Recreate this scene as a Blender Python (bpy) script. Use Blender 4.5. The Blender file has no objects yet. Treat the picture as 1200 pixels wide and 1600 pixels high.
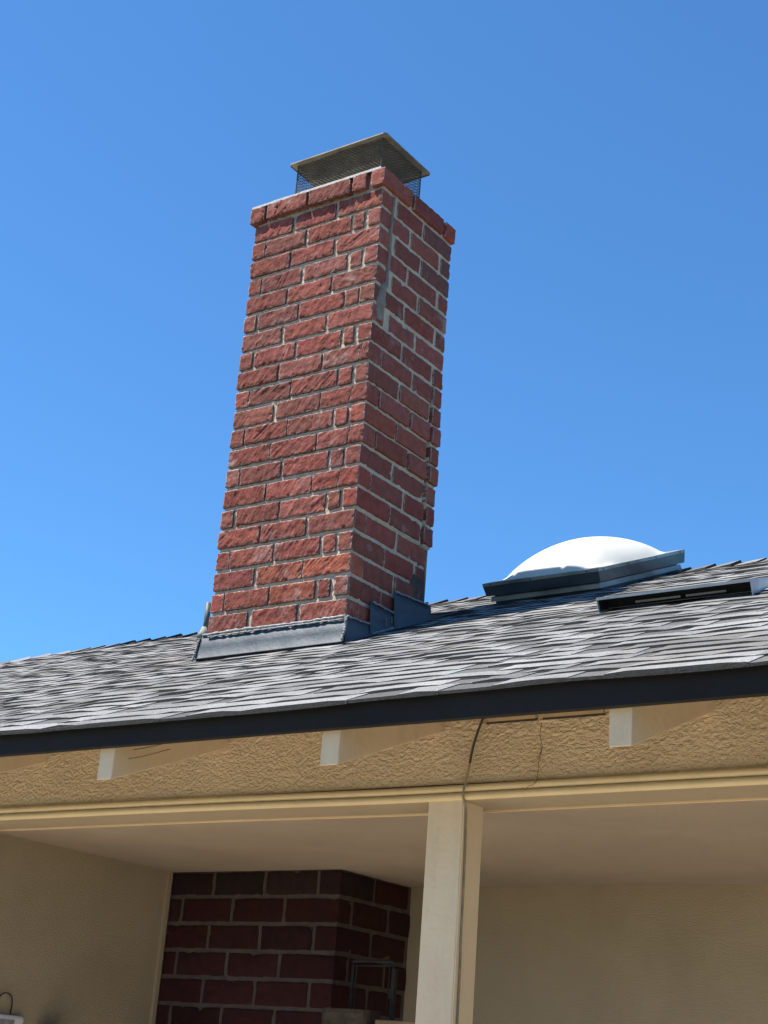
import bpy, math, random
from mathutils import Vector, noise, Matrix
random.seed(7)
S = bpy.context.scene
COL = S.collection

# ------------------------------------------------------------------ camera
CX, CY, CZ = 2.9826, -3.9458, -1.4761
YAW, PITCH, ROLL, FPX = 0.6273, 0.3614, 0.0785, 2376.7
GROUND = CZ - 1.6
cd = bpy.data.cameras.new('camera'); cam = bpy.data.objects.new('camera', cd); COL.objects.link(cam)
S.camera = cam
fw = Vector((-math.sin(YAW)*math.cos(PITCH), math.cos(YAW)*math.cos(PITCH), math.sin(PITCH)))
rt = Vector((math.cos(YAW), math.sin(YAW), 0)); up = rt.cross(fw)
r2 = math.cos(ROLL)*rt + math.sin(ROLL)*up
u2 = -math.sin(ROLL)*rt + math.cos(ROLL)*up
M = Matrix((r2, u2, -fw)).transposed().to_4x4(); M.translation = (CX, CY, CZ)
cam.matrix_world = M
cd.sensor_fit = 'VERTICAL'; cd.sensor_height = 24.0; cd.lens = 24.0*FPX/1600.0
cd.clip_start = 0.05; cd.clip_end = 3000
S.render.resolution_x = 768; S.render.resolution_y = 1024

# ------------------------------------------------------------------ light
SUN = Vector((-0.72, -0.56, 1.78)).normalized()
w = bpy.data.worlds.new("World"); S.world = w; w.use_nodes = True
nt = w.node_tree; bg = nt.nodes['Background']
sky = nt.nodes.new('ShaderNodeTexSky'); sky.sky_type = 'NISHITA'; sky.sun_disc = False
sky.sun_elevation = math.asin(SUN.z); sky.sun_rotation = math.atan2(SUN.x, SUN.y)
sky.altitude = 300; sky.air_density = 1.0; sky.dust_density = 0.0; sky.ozone_density = 4.0
tint = nt.nodes.new('ShaderNodeMix'); tint.data_type = 'RGBA'; tint.blend_type = 'MULTIPLY'; tint.inputs[0].default_value = 1
tint.inputs[7].default_value = (.66, 1.14, 1.45, 1)      # the clean saturated blue of a very dry sky
nt.links.new(sky.outputs[0], tint.inputs[6]); nt.links.new(tint.outputs[2], bg.inputs[0]); bg.inputs[1].default_value = 0.069
ld = bpy.data.lights.new('sun', 'SUN'); ld.energy = 5.0; ld.angle = math.radians(0.5); ld.color = (1, .95, .87)
sun = bpy.data.objects.new('sun', ld); COL.objects.link(sun)
sun.rotation_euler = SUN.to_track_quat('Z', 'Y').to_euler()
S.view_settings.view_transform = 'Standard'; S.view_settings.look = 'None'
S.view_settings.exposure = 1.05; S.view_settings.gamma = 1.0

# ------------------------------------------------------------------ solved layout
Wd, Dp, H = 0.6215, 0.4891, 0.0813
SL, Z0 = 0.4438, -0.0936
YE, YR, YB, YB2 = -1.3764, 1.4502, -0.955, -0.8274
ZC, YW, XL, XBR = -0.8365, 0.4079, -0.6549, 0.0672
def R(y): return Z0 + SL*y
TH = math.atan(SL)
def n1(x, y=0.0, z=0.0): return noise.noise(Vector((x, y, z)))

# ------------------------------------------------------------------ helpers
class MB:
    def __init__(s): s.v = []; s.f = []; s.c = []; s.m = []; s.col = (1, 1, 1, 0); s.mi = 0
    def vert(s, p, c=None):
        s.v.append((p[0], p[1], p[2])); s.c.append(c or s.col); return len(s.v)-1
    def face(s, idx): s.f.append(tuple(idx)); s.m.append(s.mi)
    def poly(s, pts): s.face([s.vert(p) for p in pts])
    def hexa(s, p):   # 8 points: bottom 4 ccw, top 4 ccw
        i = [s.vert(q) for q in p]
        for f in ((3,2,1,0),(4,5,6,7),(0,1,5,4),(1,2,6,5),(2,3,7,6),(3,0,4,7)): s.face([i[k] for k in f])
    def box(s, x0, x1, y0, y1, z0, z1):
        s.hexa([(x0,y0,z0),(x1,y0,z0),(x1,y1,z0),(x0,y1,z0),(x0,y0,z1),(x1,y0,z1),(x1,y1,z1),(x0,y1,z1)])
    def tube(s, pts, r, n=8, cap=True):
        pts = [Vector(p) for p in pts]; rings = []
        for i, p in enumerate(pts):
            d = (pts[min(i+1, len(pts)-1)]-pts[max(i-1, 0)]).normalized()
            a = d.cross(Vector((0, 0, 1)))
            if a.length < .05: a = d.cross(Vector((1, 0, 0)))
            a.normalize(); b = d.cross(a)
            rr = r[i] if isinstance(r, (list, tuple)) else r
            rings.append([s.vert(p+rr*(math.cos(2*math.pi*k/n)*a+math.sin(2*math.pi*k/n)*b)) for k in range(n)])
        for A, B in zip(rings, rings[1:]):
            for k in range(n): s.face((A[k], A[(k+1) % n], B[(k+1) % n], B[k]))
        if cap: s.face(rings[0][::-1]); s.face(rings[-1])
    def build(s, name, mats, parent=None, smooth=False, kind=None, bevel=0, fixn=True):
        L = Vector(parent['_base']) if parent is not None else Vector((0, 0, 0))
        me = bpy.data.meshes.new(name)
        me.from_pydata([(a-L.x, b-L.y, c-L.z) for a, b, c in s.v], [], s.f)
        at = me.color_attributes.new('col', 'FLOAT_COLOR', 'POINT')
        at.data.foreach_set('color', [q for c in s.c for q in c])
        if not isinstance(mats, (list, tuple)): mats = [mats]
        for m in mats: me.materials.append(m)
        me.polygons.foreach_set('material_index', s.m)
        me.polygons.foreach_set('use_smooth', [smooth]*len(s.f))
        me.update()
        if fixn:
            import bmesh
            bm = bmesh.new(); bm.from_mesh(me); bmesh.ops.recalc_face_normals(bm, faces=bm.faces); bm.to_mesh(me); bm.free()
        o = bpy.data.objects.new(name, me); COL.objects.link(o)
        o['_base'] = tuple(L)
        if parent is not None: o.parent = parent
        if kind: o['kind'] = kind
        if bevel:
            b = o.modifiers.new('bevel', 'BEVEL'); b.width = bevel; b.segments = 2; b.limit_method = 'ANGLE'
        return o
def thing(name, label, cat, loc, group=None):
    o = bpy.data.objects.new(name, None); COL.objects.link(o); o.location = loc; o.empty_display_size = .1
    o['label'] = label; o['category'] = cat; o['_base'] = tuple(loc)
    if group: o['group'] = group
    return o
def tag(o, label, cat, group=None):
    o['label'] = label; o['category'] = cat
    if group: o['group'] = group
    return o

# ------------------------------------------------------------------ materials
class NM:
    def __init__(s, name, rough=.8, metal=0):
        s.m = bpy.data.materials.new(name); s.m.use_nodes = True; s.t = s.m.node_tree
        s.b = s.t.nodes['Principled BSDF']; s.b.inputs['Roughness'].default_value = rough; s.b.inputs['Metallic'].default_value = metal
        s.co = s.t.nodes.new('ShaderNodeTexCoord').outputs['Object']
    def n(s, t, **k):
        x = s.t.nodes.new(t)
        for a, b in k.items(): setattr(x, a, b)
        return x
    def link(s, a, b): s.t.links.new(a, b)
    def map(s, scale=(1,1,1), rot=(0,0,0), src=None):
        x = s.n('ShaderNodeMapping'); s.link(src or s.co, x.inputs[0]); x.inputs['Scale'].default_value = scale; x.inputs['Rotation'].default_value = rot
        return x.outputs[0]
    def noise(s, sc, det=6, ro=.6, vec=None, dist=0):
        x = s.n('ShaderNodeTexNoise'); s.link(vec or s.co, x.inputs['Vector'])
        x.inputs['Scale'].default_value = sc; x.inputs['Detail'].default_value = det; x.inputs['Roughness'].default_value = ro; x.inputs['Distortion'].default_value = dist
        return x.outputs['Fac']
    def voro(s, sc, feat='F1', vec=None, out='Distance'):
        x = s.n('ShaderNodeTexVoronoi', feature=feat); s.link(vec or s.co, x.inputs['Vector']); x.inputs['Scale'].default_value = sc
        return x.outputs[out]
    def ramp(s, fac, stops):
        x = s.n('ShaderNodeValToRGB'); s.link(fac, x.inputs[0]); e = x.color_ramp.elements
        while len(e) < len(stops): e.new(.5)
        for q, (p, c) in zip(e, stops):
            q.position = p; q.color = (c, c, c, 1) if isinstance(c, (int, float)) else (*c, 1)
        return x.outputs[0]
    def mix(s, f, a, b, mode='MIX'):
        x = s.n('ShaderNodeMix', data_type='RGBA', blend_type=mode)
        for v, i in ((f, 0), (a, 6), (b, 7)):
            if hasattr(v, 'links') or isinstance(v, bpy.types.NodeSocket): s.link(v, x.inputs[i])
            elif i == 0: x.inputs[0].default_value = v
            else: x.inputs[i].default_value = (*v, 1) if len(v) == 3 else v
        return x.outputs[2]
    def math(s, op, a, b=0.0):
        x = s.n('ShaderNodeMath', operation=op)
        for v, i in ((a, 0), (b, 1)):
            if isinstance(v, bpy.types.NodeSocket): s.link(v, x.inputs[i])
            else: x.inputs[i].default_value = v
        return x.outputs[0]
    def attr(s):
        x = s.n('ShaderNodeAttribute', attribute_name='col'); return x.outputs['Color'], x.outputs['Alpha']
    def bump(s, h, st, dist=.01, prev=None):
        x = s.n('ShaderNodeBump'); s.link(h, x.inputs['Height']); x.inputs['Strength'].default_value = st; x.inputs['Distance'].default_value = dist
        if prev: s.link(prev, x.inputs['Normal'])
        s.link(x.outputs[0], s.b.inputs['Normal']); return x.outputs[0]
    def color(s, c):
        if isinstance(c, bpy.types.NodeSocket): s.link(c, s.b.inputs['Base Color'])
        else: s.b.inputs['Base Color'].default_value = (*c, 1)
        return s

def mat_brick(name, striate=True, grime=0):
    m = NM(name, .92); c, a = m.attr()
    m.b.inputs['Specular IOR Level'].default_value = .2
    smooth_ = m.math('GREATER_THAN', a, 1.5); a = m.math('SUBTRACT', a, m.math('MULTIPLY', smooth_, 2.0)); rough_face = m.math('SUBTRACT', 1.0, smooth_)
    v = m.mix(m.ramp(m.noise(35), [(.3, 0), (.7, 1)]), c, m.mix(1, c, (.62, .55, .55), 'MULTIPLY'))
    # fine dark pits and kiln specks
    v = m.mix(m.ramp(m.noise(150, 4, .75), [(.54, 0), (.68, .75)]), v, m.mix(1, c, (.35, .3, .3), 'MULTIPLY'))
    # mortar film along the brick edges and white blotches
    if striate: v = m.mix(m.ramp(m.noise(70, 6, .8), [(.5, 0), (.72, .55)]), v, m.mix(1, c, (1.3, 1.5, 1.55), 'MULTIPLY'))
    e = m.math('ADD', m.math('MULTIPLY', a, .55), m.math('MULTIPLY', m.noise(55, 6, .7), .9))
    v = m.mix(m.ramp(e, [(.80, 0), (.98, .75)]), v, (.42, .36, .29))
    if striate: v = m.mix(m.ramp(m.noise(5, 7, .75), [(.56, 0), (.70, .6)]), v, (.42, .33, .29))
    if grime:
        g = m.noise(90, 4, .8)
        v = m.mix(m.ramp(g, [(.60, 0), (.8, .35)]), v, (.13, .10, .09))
        v = m.mix(m.ramp(m.noise(9, 5, .7), [(.45, 0), (.7, .6)]), v, m.mix(1, c, (.5, .55, .6), 'MULTIPLY'))
    m.color(v)
    b = m.bump(m.noise(420, 4, .7), .5, .002)
    if striate:
        def grooves(deg, sc, th):
            rot = m.map((1, 1, 1), (0, math.radians(deg), 0))
            return m.ramp(m.noise(1, 2, .5, m.map((16, 60, sc), (0, 0, 0), rot), .3), [(.5-th, 0), (.5-th*.35, 1), (.5+th*.35, 1), (.5+th, 0)])
        g = m.mix(m.ramp(m.noise(7, 1), [(.45, 0), (.55, 1)]), grooves(61, 95, .10), grooves(45, 110, .10))
        g = m.math('MULTIPLY', g, m.ramp(m.noise(22, 3), [(.3, .15), (.6, 1)]))
        g = m.math('MULTIPLY', g, rough_face)
        m.color(m.mix(m.math('MULTIPLY', g, .72), v, m.mix(1, c, (.28, .24, .24), 'MULTIPLY')))
        b = m.bump(g, -.9, .005, b)
        b = m.bump(m.noise(140, 5, .75), .4, .003, b)
    return m.m
M_BRICK = mat_brick('weathered_red_brick'); M_BRICK2 = mat_brick('smooth_dark_brick', False, 1)
def mat_mortar(name, a, b_, st=.8):
    m = NM(name, .95); m.color(m.mix(m.ramp(m.noise(25, 6, .7), [(.35, 0), (.65, 1)]), a, b_))
    p = m.bump(m.noise(160, 5, .7), st, .004); m.bump(m.noise(700, 2), .5, .001, p); return m.m
M_MORTAR = mat_mortar('sandy_mortar', (.56, .47, .34), (.42, .345, .25))
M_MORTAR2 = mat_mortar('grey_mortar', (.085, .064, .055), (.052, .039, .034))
M_CROWN = mat_mortar('pale_cement', (.62, .60, .55), (.5, .47, .42))
M_PATCH = mat_mortar('patch_mortar', (.30, .24, .19), (.2, .155, .125), .9)
def mat_flash():
    m = NM('painted_flashing', .6, .0)
    v = m.mix(m.ramp(m.noise(7, 6, .65), [(.3, 0), (.7, 1)]), (.042, .054, .066), (.075, .088, .098))
    v = m.mix(m.ramp(m.noise(60, 5, .8), [(.62, 0), (.72, .7)]), v, (.24, .25, .24))
    m.color(v); m.b.inputs['Specular IOR Level'].default_value = .3
    p = m.bump(m.noise(11, 4), .45, .012); m.bump(m.noise(120, 4), .4, .002, p); return m.m
M_FLASH = mat_flash()
def mat_simple(name, a, b_, sc=20, rough=.7, metal=0, bump=.3, bsc=120, bd=.002):
    m = NM(name, rough, metal); m.color(m.mix(m.ramp(m.noise(sc, 6, .65), [(.35, 0), (.65, 1)]), a, b_))
    m.bump(m.noise(bsc, 4), bump, bd); return m.m
M_SEAL = mat_simple('sealant', (.36, .37, .36), (.12, .13, .14), 90, .6, 0, .8, 200, .004)
M_GALV = mat_simple('weathered_galvanised_steel', (.30, .275, .22), (.17, .155, .12), 16, .65, .35, .3, 60)
M_MESH = mat_simple('dark_steel_mesh', (.05, .048, .04), (.10, .095, .08), 60, .6, .5, .2)
M_PIPE = mat_simple('painted_pipe', (.045, .06, .06), (.08, .09, .085), 40, .6)
M_BOOT = mat_simple('pipe_boot', (.28, .26, .22), (.2, .18, .15), 40, .8)
def mat_paint(name, a, b_, sc=5, crack=True, rough=.65, bump=.35):
    m = NM(name, rough)
    v = m.mix(m.ramp(m.noise(sc, 6, .6), [(.3, 0), (.7, 1)]), a, b_)
    v = m.mix(m.ramp(m.noise(45, 6, .75), [(.66, 0), (.78, .35)]), v, tuple(k*.45 for k in a))
    v = m.mix(m.ramp(m.noise(1, 5, .7, m.map((14, 14, 3))), [(.5, 0), (.75, .4)]), v, tuple(k*.7 for k in b_))
    m.color(v); p = m.bump(m.noise(70, 5, .6), bump, .003); m.bump(m.noise(500, 3), .25, .001, p); return m.m
M_FASCIA = mat_paint('black_fascia_paint', (.015, .0135, .0125), (.021, .019, .0175), 3, rough=.7, bump=.3)
M_FASCIA.node_tree.nodes['Principled BSDF'].inputs['Specular IOR Level'].default_value = .15
M_RAFTER = mat_paint('tan_rafter_paint', (.56, .455, .315), (.50, .40, .27))
M_TIP = mat_paint('white_rafter_end_paint', (.74, .56, .35), (.66, .48, .28))
M_TRIM = mat_paint('trim_paint', (.60, .475, .275), (.54, .42, .23), 8)
M_POST = mat_paint('post_paint', (.66, .545, .375), (.60, .47, .31), 4)
M_SHEATH = mat_paint('eave_boards', (.45, .34, .2), (.38, .28, .17))
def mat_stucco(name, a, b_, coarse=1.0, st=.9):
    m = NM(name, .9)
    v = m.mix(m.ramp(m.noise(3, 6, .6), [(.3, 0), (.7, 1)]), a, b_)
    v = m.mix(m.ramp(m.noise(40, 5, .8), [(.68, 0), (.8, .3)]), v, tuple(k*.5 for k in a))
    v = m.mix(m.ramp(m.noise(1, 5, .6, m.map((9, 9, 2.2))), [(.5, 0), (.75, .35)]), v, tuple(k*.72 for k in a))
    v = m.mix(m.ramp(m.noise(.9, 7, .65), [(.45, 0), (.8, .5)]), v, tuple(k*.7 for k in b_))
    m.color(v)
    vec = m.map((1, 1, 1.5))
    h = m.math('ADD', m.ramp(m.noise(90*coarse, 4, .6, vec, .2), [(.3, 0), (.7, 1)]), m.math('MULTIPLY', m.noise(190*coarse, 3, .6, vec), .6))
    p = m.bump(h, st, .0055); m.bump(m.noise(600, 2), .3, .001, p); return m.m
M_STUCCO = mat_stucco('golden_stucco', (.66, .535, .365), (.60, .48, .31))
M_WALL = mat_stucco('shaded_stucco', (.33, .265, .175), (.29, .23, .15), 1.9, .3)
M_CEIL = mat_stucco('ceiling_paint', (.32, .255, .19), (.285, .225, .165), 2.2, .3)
def mat_shingle():
    m = NM('asphalt_shingle', .95); c, a = m.attr(); m.b.inputs['Specular IOR Level'].default_value = .25
    v = m.mix(m.ramp(m.noise(230, 3, .8), [(.36, 0), (.64, 1)]), m.mix(1, c, (.5, .5, .52), 'MULTIPLY'), m.mix(1, c, (1.4, 1.4, 1.38), 'MULTIPLY'))
    v = m.mix(m.ramp(m.noise(2.2, 5, .7), [(.42, 0), (.66, .7)]), v, m.mix(1, c, (.58, .52, .45), 'MULTIPLY'))
    v = m.mix(m.ramp(m.noise(50, 4, .7), [(.5, 0), (.75, .5)]), v, m.mix(1, c, (.5, .48, .46), 'MULTIPLY'))
    m.color(v); p = m.bump(m.noise(450, 2, .8), .9, .003); m.bump(m.noise(40, 4), .5, .006, p); return m.m
M_SHIN = mat_shingle()
M_EDGE = mat_simple('asphalt_cut_edge', (.010, .0095, .010), (.028, .026, .025), 80, .9, 0, .8, 300, .003)
def mat_dome():
    m = NM('white_acrylic', .55); m.color(m.mix(m.ramp(m.noise(4, 5), [(.4, 0), (.7, 1)]), (.56, .55, .50), (.48, .47, .42)))
    m.b.inputs['Subsurface Weight'].default_value = .3; m.b.inputs['Subsurface Radius'].default_value = (.05, .05, .05)
    return m.m
M_DOME = mat_dome()
def mat_mill(name, base, rough, stain):
    m = NM(name, rough, .75)
    v = m.mix(m.ramp(m.noise(5, 6, .6, m.map((1, 1, 2))), [(.4, 0), (.62, 1)]), base, stain)
    m.color(v); m.bump(m.noise(8, 4), .35, .01); return m.m
M_FRAME = mat_mill('aluminium_frame', (.34, .36, .33), .5, (.16, .165, .14))
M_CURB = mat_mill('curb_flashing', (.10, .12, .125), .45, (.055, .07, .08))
M_VENTM = mat_simple('vent_metal', (.55, .58, .58), (.40, .43, .44), 12, .45, .3, .3, 30)
M_DARK = mat_simple('dark_void', (.012, .012, .012), (.02, .02, .02), 30, .8)
M_CABLE = mat_simple('black_cable', (.02, .02, .02), (.035, .035, .03), 60, .55)
M_CABLE2 = mat_simple('painted_cable', (.16, .125, .08), (.26, .205, .13), 25, .7)
M_TWIG = mat_simple('dry_twig', (.13, .085, .05), (.2, .14, .08), 90, .9)
M_WOODD = mat_simple('old_dark_wood', (.03, .02, .014), (.06, .042, .028), 30, .85, 0, .8, 60, .004)
M_WOODT = mat_simple('tan_wood', (.22, .15, .08), (.17, .11, .06), 18, .7)
M_WHITE = mat_simple('white_plastic', (.62, .60, .60), (.55, .53, .53), 10, .4)
M_GREY = mat_simple('grey_panel', (.16, .15, .17), (.3, .29, .32), 60, .3)
M_IRON = mat_simple('black_iron', (.008, .008, .009), (.02, .018, .018), 50, .85)
M_MAROON = mat_simple('maroon_leaf', (.06, .012, .02), (.1, .02, .03), 50, .6)
M_CLAY = mat_simple('clay_flue', (.35, .16, .09), (.26, .12, .07), 20, .85)

# ------------------------------------------------------------------ ground
def ground():
    m = NM('concrete_paving', .9)
    v = m.mix(m.ramp(m.noise(1.5, 6, .6), [(.3, 0), (.7, 1)]), (.66, .57, .44), (.57, .49, .38))
    m.color(m.mix(m.ramp(m.noise(60, 4), [(.55, 0), (.75, .5)]), v, (.25, .22, .18))); m.bump(m.noise(150, 4), .4, .003)
    g = NM('dry_lawn', .95); g.color(g.mix(g.ramp(g.noise(2, 8, .7), [(.3, 0), (.7, 1)]), (.05, .045, .022), (.085, .07, .038))); g.bump(g.noise(40, 5), .8, .03)
    b = MB(); n = 24
    b.poly([(1500*math.cos(2*math.pi*k/n), 1500*math.sin(2*math.pi*k/n), GROUND-.05) for k in range(n)])
    b.build('ground', g.m, kind='structure')
    b = MB(); b.box(-7, 7, -3.7, .6, GROUND-.04, GROUND); b.build('patio', m.m, kind='structure')
ground()

# ------------------------------------------------------------------ bricks
def subdiv(a, b, step, r):
    n = max(1, int(round((b-a-2*r)/step)))
    return [a, a+r*.35] + [a+r+(b-a-2*r)*k/n for k in range(n+1)] + [b-r*.35, b]
def brick(mb, x0, x1, y0, y1, z0, z1, step, col, vis='FR', stri=0.0, seed=0, r=.0045, slantL=0, slantR=0, film=1.0, face='F'):
    lo = (x0, y0, z0); hi = (x1, y1, z1)
    ds = {'x': step if ('F' in vis) else .07, 'y': step if 'R' in vis else .07, 'z': step if vis else .04}
    gx = subdiv(x0, x1, ds['x'], r); gy = subdiv(y0, y1, ds['y'], r); gz = subdiv(z0, z1, ds['z'], r)
    cache = {}
    def F(P):
        k = (round(P[0], 6), round(P[1], 6), round(P[2], 6))
        if k in cache: return cache[k]
        Q = [min(max(P[i], lo[i]+r), hi[i]-r) for i in range(3)]
        d = Vector([P[i]-Q[i] for i in range(3)])
        if d.length > 0: d.normalize()
        O = Vector(Q)+d*r
        # ragged arrises
        rag = n1(P[0]*38+seed*3.1, P[1]*38, P[2]*38)*.0022 + n1(P[0]*120+seed, P[1]*120, P[2]*120)*.0011
        ed = [min(P[i]-lo[i], hi[i]-P[i]) for i in range(3)]
        se = sorted(ed); edge = max(0, 1-se[1]/.012)
        if edge > 0:
            ch = n1(P[0]*55+seed*1.7, P[1]*55+9, P[2]*55)
            if ch > .25: rag -= (ch-.25)*.016*edge
        O += d*rag
        if stri and d.y < -.3:
            a = math.radians(50 + 34*n1(seed*.77, 2.2) + 40*(P[0]-x0)/max(.05, x1-x0)*n1(seed*1.3, 5))
            s_ = P[0]*math.sin(a)-P[2]*math.cos(a); t_ = P[0]*math.cos(a)+P[2]*math.sin(a)
            v = n1(s_*165+seed*7, t_*12, seed*2.3)
            v2 = n1(s_*60+seed*5, t_*9, seed*1.3+8)
            amp = stri*(.75+1.1*n1(seed*.61, 11.3)); pt = n1(P[0]*14+seed, P[2]*14, 3)
            O.y -= amp*(.0021*max(-.6, v)*(.75+pt)+.0008*v2)+.0009*n1(P[0]*130, P[2]*130, seed)+.0006*n1(P[0]*30, P[2]*30, seed) 
        # slanted ends for cracked pieces
        if slantL: O.x += slantL*(P[2]-z0)*max(0, 1-(P[0]-x0)/(x1-x0)) if face == 'F' else 0
        if slantR: O.x += slantR*(P[2]-z0)*max(0, (P[0]-x0)/(x1-x0)) if face == 'F' else 0
        al = max(0.0, 1-se[1]/.014)*(0 if film is None else film if O.y < y0+.004 else film*.35)
        if not (stri > .5 and P[1] < y0+.006): al += 2
        i = mb.vert(O, (col[0], col[1], col[2], al)); cache[k] = i; return i
    for (A, B, fn) in ((gx, gz, lambda a, b: (a, y0, b)), (gx, gz, lambda a, b: (a, y1, b)),
                       (gy, gz, lambda a, b: (x0, a, b)), (gy, gz, lambda a, b: (x1, a, b)),
                       (gx, gy, lambda a, b: (a, b, z0)), (gx, gy, lambda a, b: (a, b, z1))):
        for i in range(len(A)-1):
            for j in range(len(B)-1):
                mb.face((F(fn(A[i], B[j])), F(fn(A[i+1], B[j])), F(fn(A[i+1], B[j+1])), F(fn(A[i], B[j+1]))))

def bcol(rng, warm=0, dark=0):
    k = rng.uniform(.82, 1.18)*(1-dark)
    c = [.300*k, .092*k, .066*k]
    c[0] *= rng.uniform(.93, 1.1); q = rng.uniform(.9, 1.15); c[1] *= q; c[2] *= q*rng.uniform(.93, 1.07)
    if warm: c = [c[0]*1.2, c[1]*1.3, c[2]*1.05]
    return tuple(c)

CH = thing('chimney', 'tall weathered red brick chimney rising from the shingled roof, cracked down its right side', 'chimney', (-Wd/2, Dp/2, R(0)))
def crack_y(z):   # crack line on the right face (distance from the front)
    return .425 + .012*n1(z*9, 3) + .006*n1(z*30, 8)
def build_shaft():
    rng = random.Random(11); mb = MB(); J = .0135
    for k in range(1, 23):
        zt = (23-k)*H - J/2; zb = (22-k)*H + J/2
        if k == 22: zb -= .02
        off = 0.0
        if 12 <= k <= 14: off = .005
        if k >= 18: off = -.004
        jx = rng.uniform(-.002, .002)+off; jy = rng.uniform(-.0015, .0015)
        p = .018 if k == 1 else 0
        x0, x1, y0, y1 = -Wd-p+jx*.3, jx+p*.65, jy-p, Dp+p*.4
        if k >= 18: y1 -= .024
        Wk = x1-x0; A = k % 2 == 1
        if A:  fr = [0, .10, .112, .427, .441, .770, .792, .878, .898, 1.0]
        else:  fr = [0, .312, .33, .652, .671, 1.0]
        if k == 22: fr = [0, .295, .325, .655, .68, 1.0]
        if k == 1: fr = [0, .103, .125, .43, .447, .762, .772, .868, .899, 1.0]
        fr = [f if f in (0, 1.0) else f+rng.uniform(-.008, .008) for f in fr]
        n = len(fr)//2
        hd = .0735
        for i in range(n):
            a, b = x0+fr[2*i]*Wk, x0+fr[2*i+1]*Wk
            dz = rng.uniform(-.0015, .0015); dy = rng.uniform(-.0025, .002)
            last = i == n-1
            dep = Dp*.405 if (A and last) else hd
            vis = 'FR' if last else 'F'
            st = .35 if (A and i in (0, n-1)) else 1.0
            col = bcol(rng, warm=(k in (20, 21) and i in (1, 2) and rng.random() < .7), dark=.1 if st < 1 else 0)
            hard = st < 1
            # crack through the bricks next to the closer
            cx = None
            if 11 <= k <= 16 and not A and last: cx = a+(b-a)*{12: .62, 14: .66, 16: .55}[k]
            if k == 10 and last: cx = a+(b-a)*.78
            if k == 1 and i == 1: cx = a+.045
            if cx:
                g = .0018; sl = rng.uniform(.1, .35)
                brick(mb, a, cx-g, y0+dy, y0+dep, zb+dz, zt+dz, .0038, col, 'F', st, k*10+i, slantR=sl)
                brick(mb, cx+g, b, y0+dy-.003, y0+dep, zb+dz, zt+dz, .0038, col, vis, st, k*10+i+.5, slantL=sl)
            else:
                brick(mb, a, b, y0+dy, y0+dep, zb+dz, zt+dz, .0038, col, vis, st, k*10+i)
        # right face
        dd = y1-y0
        if A: rr = [(.425, .83), (.865, 1.0)]
        else: rr = [(.165, .57), (.595, 1.0)]
        if k == 1: rr = [(.425, .83), (.86, 1.0)]
        if 2 <= k <= 8: rr = [(rr[0][0]+(.055 if not A else .0), rr[0][1]), rr[1]]
        for q, (f0, f1) in enumerate(rr):
            a, b = y0+f0*dd, y0+f1*dd
            if q == 0: a += rng.uniform(-.004, .004)
            px = rng.uniform(-.002, .002)
            cc = bcol(rng, dark=.08); bk = 0
            if 4 >= k >= 2 and q == 1: cc = (.2, .085, .07)
            if 10 <= k <= 17:
                cy = crack_y((zt+zb)/2); bulge = .002; gp = .0045+.0075*max(0, 1-abs((zt+zb)/2-.68)/.38)
                if a < cy-.02 < b-.02:
                    brick(mb, x1-hd, x1+px, a, cy-gp, zb, zt, .011, cc, 'R', 0, k*10+5+q)
                    if b-cy > .02: brick(mb, x1-hd, x1+px+bulge, cy+gp, b, zb+.002, zt+.002, .011, cc, 'R', 0, k*10+6+q)
                    continue
                if a > cy-.03:
                    brick(mb, x1-hd, x1+px+bulge, max(a, cy+gp), b, zb+.002, zt+.002, .011, cc, 'R', 0, k*10+6+q); continue
            if k >= 21 and q == 1: continue
            brick(mb, x1-hd, x1+px, a, b, zb, zt, .011, cc, 'R', 0, k*10+5+q)
        # left and back faces (plain courses, seen only from elsewhere)
        ys = y0+hd+J
        while ys < y1-hd-.03:
            e = min(ys+.2, y1-hd-J); brick(mb, x0, x0+hd, ys, e, zb, zt, .05, bcol(rng), '', 0, 3); ys = e+J
        xs = x0
        while xs < x1-hd-.04:
            e = min(xs+.2, x1-hd-J); brick(mb, xs, e, y1-hd, y1, zb, zt, .05, bcol(rng), '', 0, 4); xs = e+J
    o = mb.build('brick_courses', M_BRICK, CH, smooth=True, fixn=True)
    # mortar core, recessed; crevices follow the cracks
    mb = MB(); x0, x1, y0, y1 = -Wd+.008, -.0050, .0085, Dp-.029
    zb, zt = -.35, 22*H-.004
    def grid(nu, nv, fn, flip=False):
        idx = [[mb.vert(fn(i/nu, j/nv)) for j in range(nv+1)] for i in range(nu+1)]
        for i in range(nu):
            for j in range(nv): mb.face((idx[i][j], idx[i+1][j], idx[i+1][j+1], idx[i][j+1]))
    def ff(u, v):
        x = x0+u*(x1-x0); z = zb+v*(zt-zb)
        e = min(u, 1-u)*(x1-x0)
        y = y0 + (.0028*n1(x*45, z*45, 1)+.0018*n1(x*130, z*130, 4))*min(1, e/.01)
        return (x, y, z)
    grid(130, 430, ff)
    def fr_(u, v):
        y = y0+u*(y1+.022-y0); z = zb+v*(zt-zb); x = x1
        e = min(u, 1-u)*(y1-y0)
        x += (.0022*n1(y*45, z*45, 7)+.001*n1(y*130, z*130, 9))*min(1, e/.01)
        if z < 5*H-.004: x -= .006; y = y0+u*(y1-.002-y0)
        cz_ = (22-10)*H+.05 - z
        if .31 < z < 1.06 and abs(y-crack_y(z)) < .0045+.0075*max(0, 1-abs(z-.68)/.38): x -= .08
        return (x, y, z)
    grid(110, 430, fr_)
    mb.poly([(x0, y0, zt), (x1, y0, zt), (x1, y1, zt), (x0, y1, zt)])
    mb.poly([(x0, y0, zb), (x0, y1, zb), (x0, y1, zt), (x0, y0, zt)])
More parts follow.
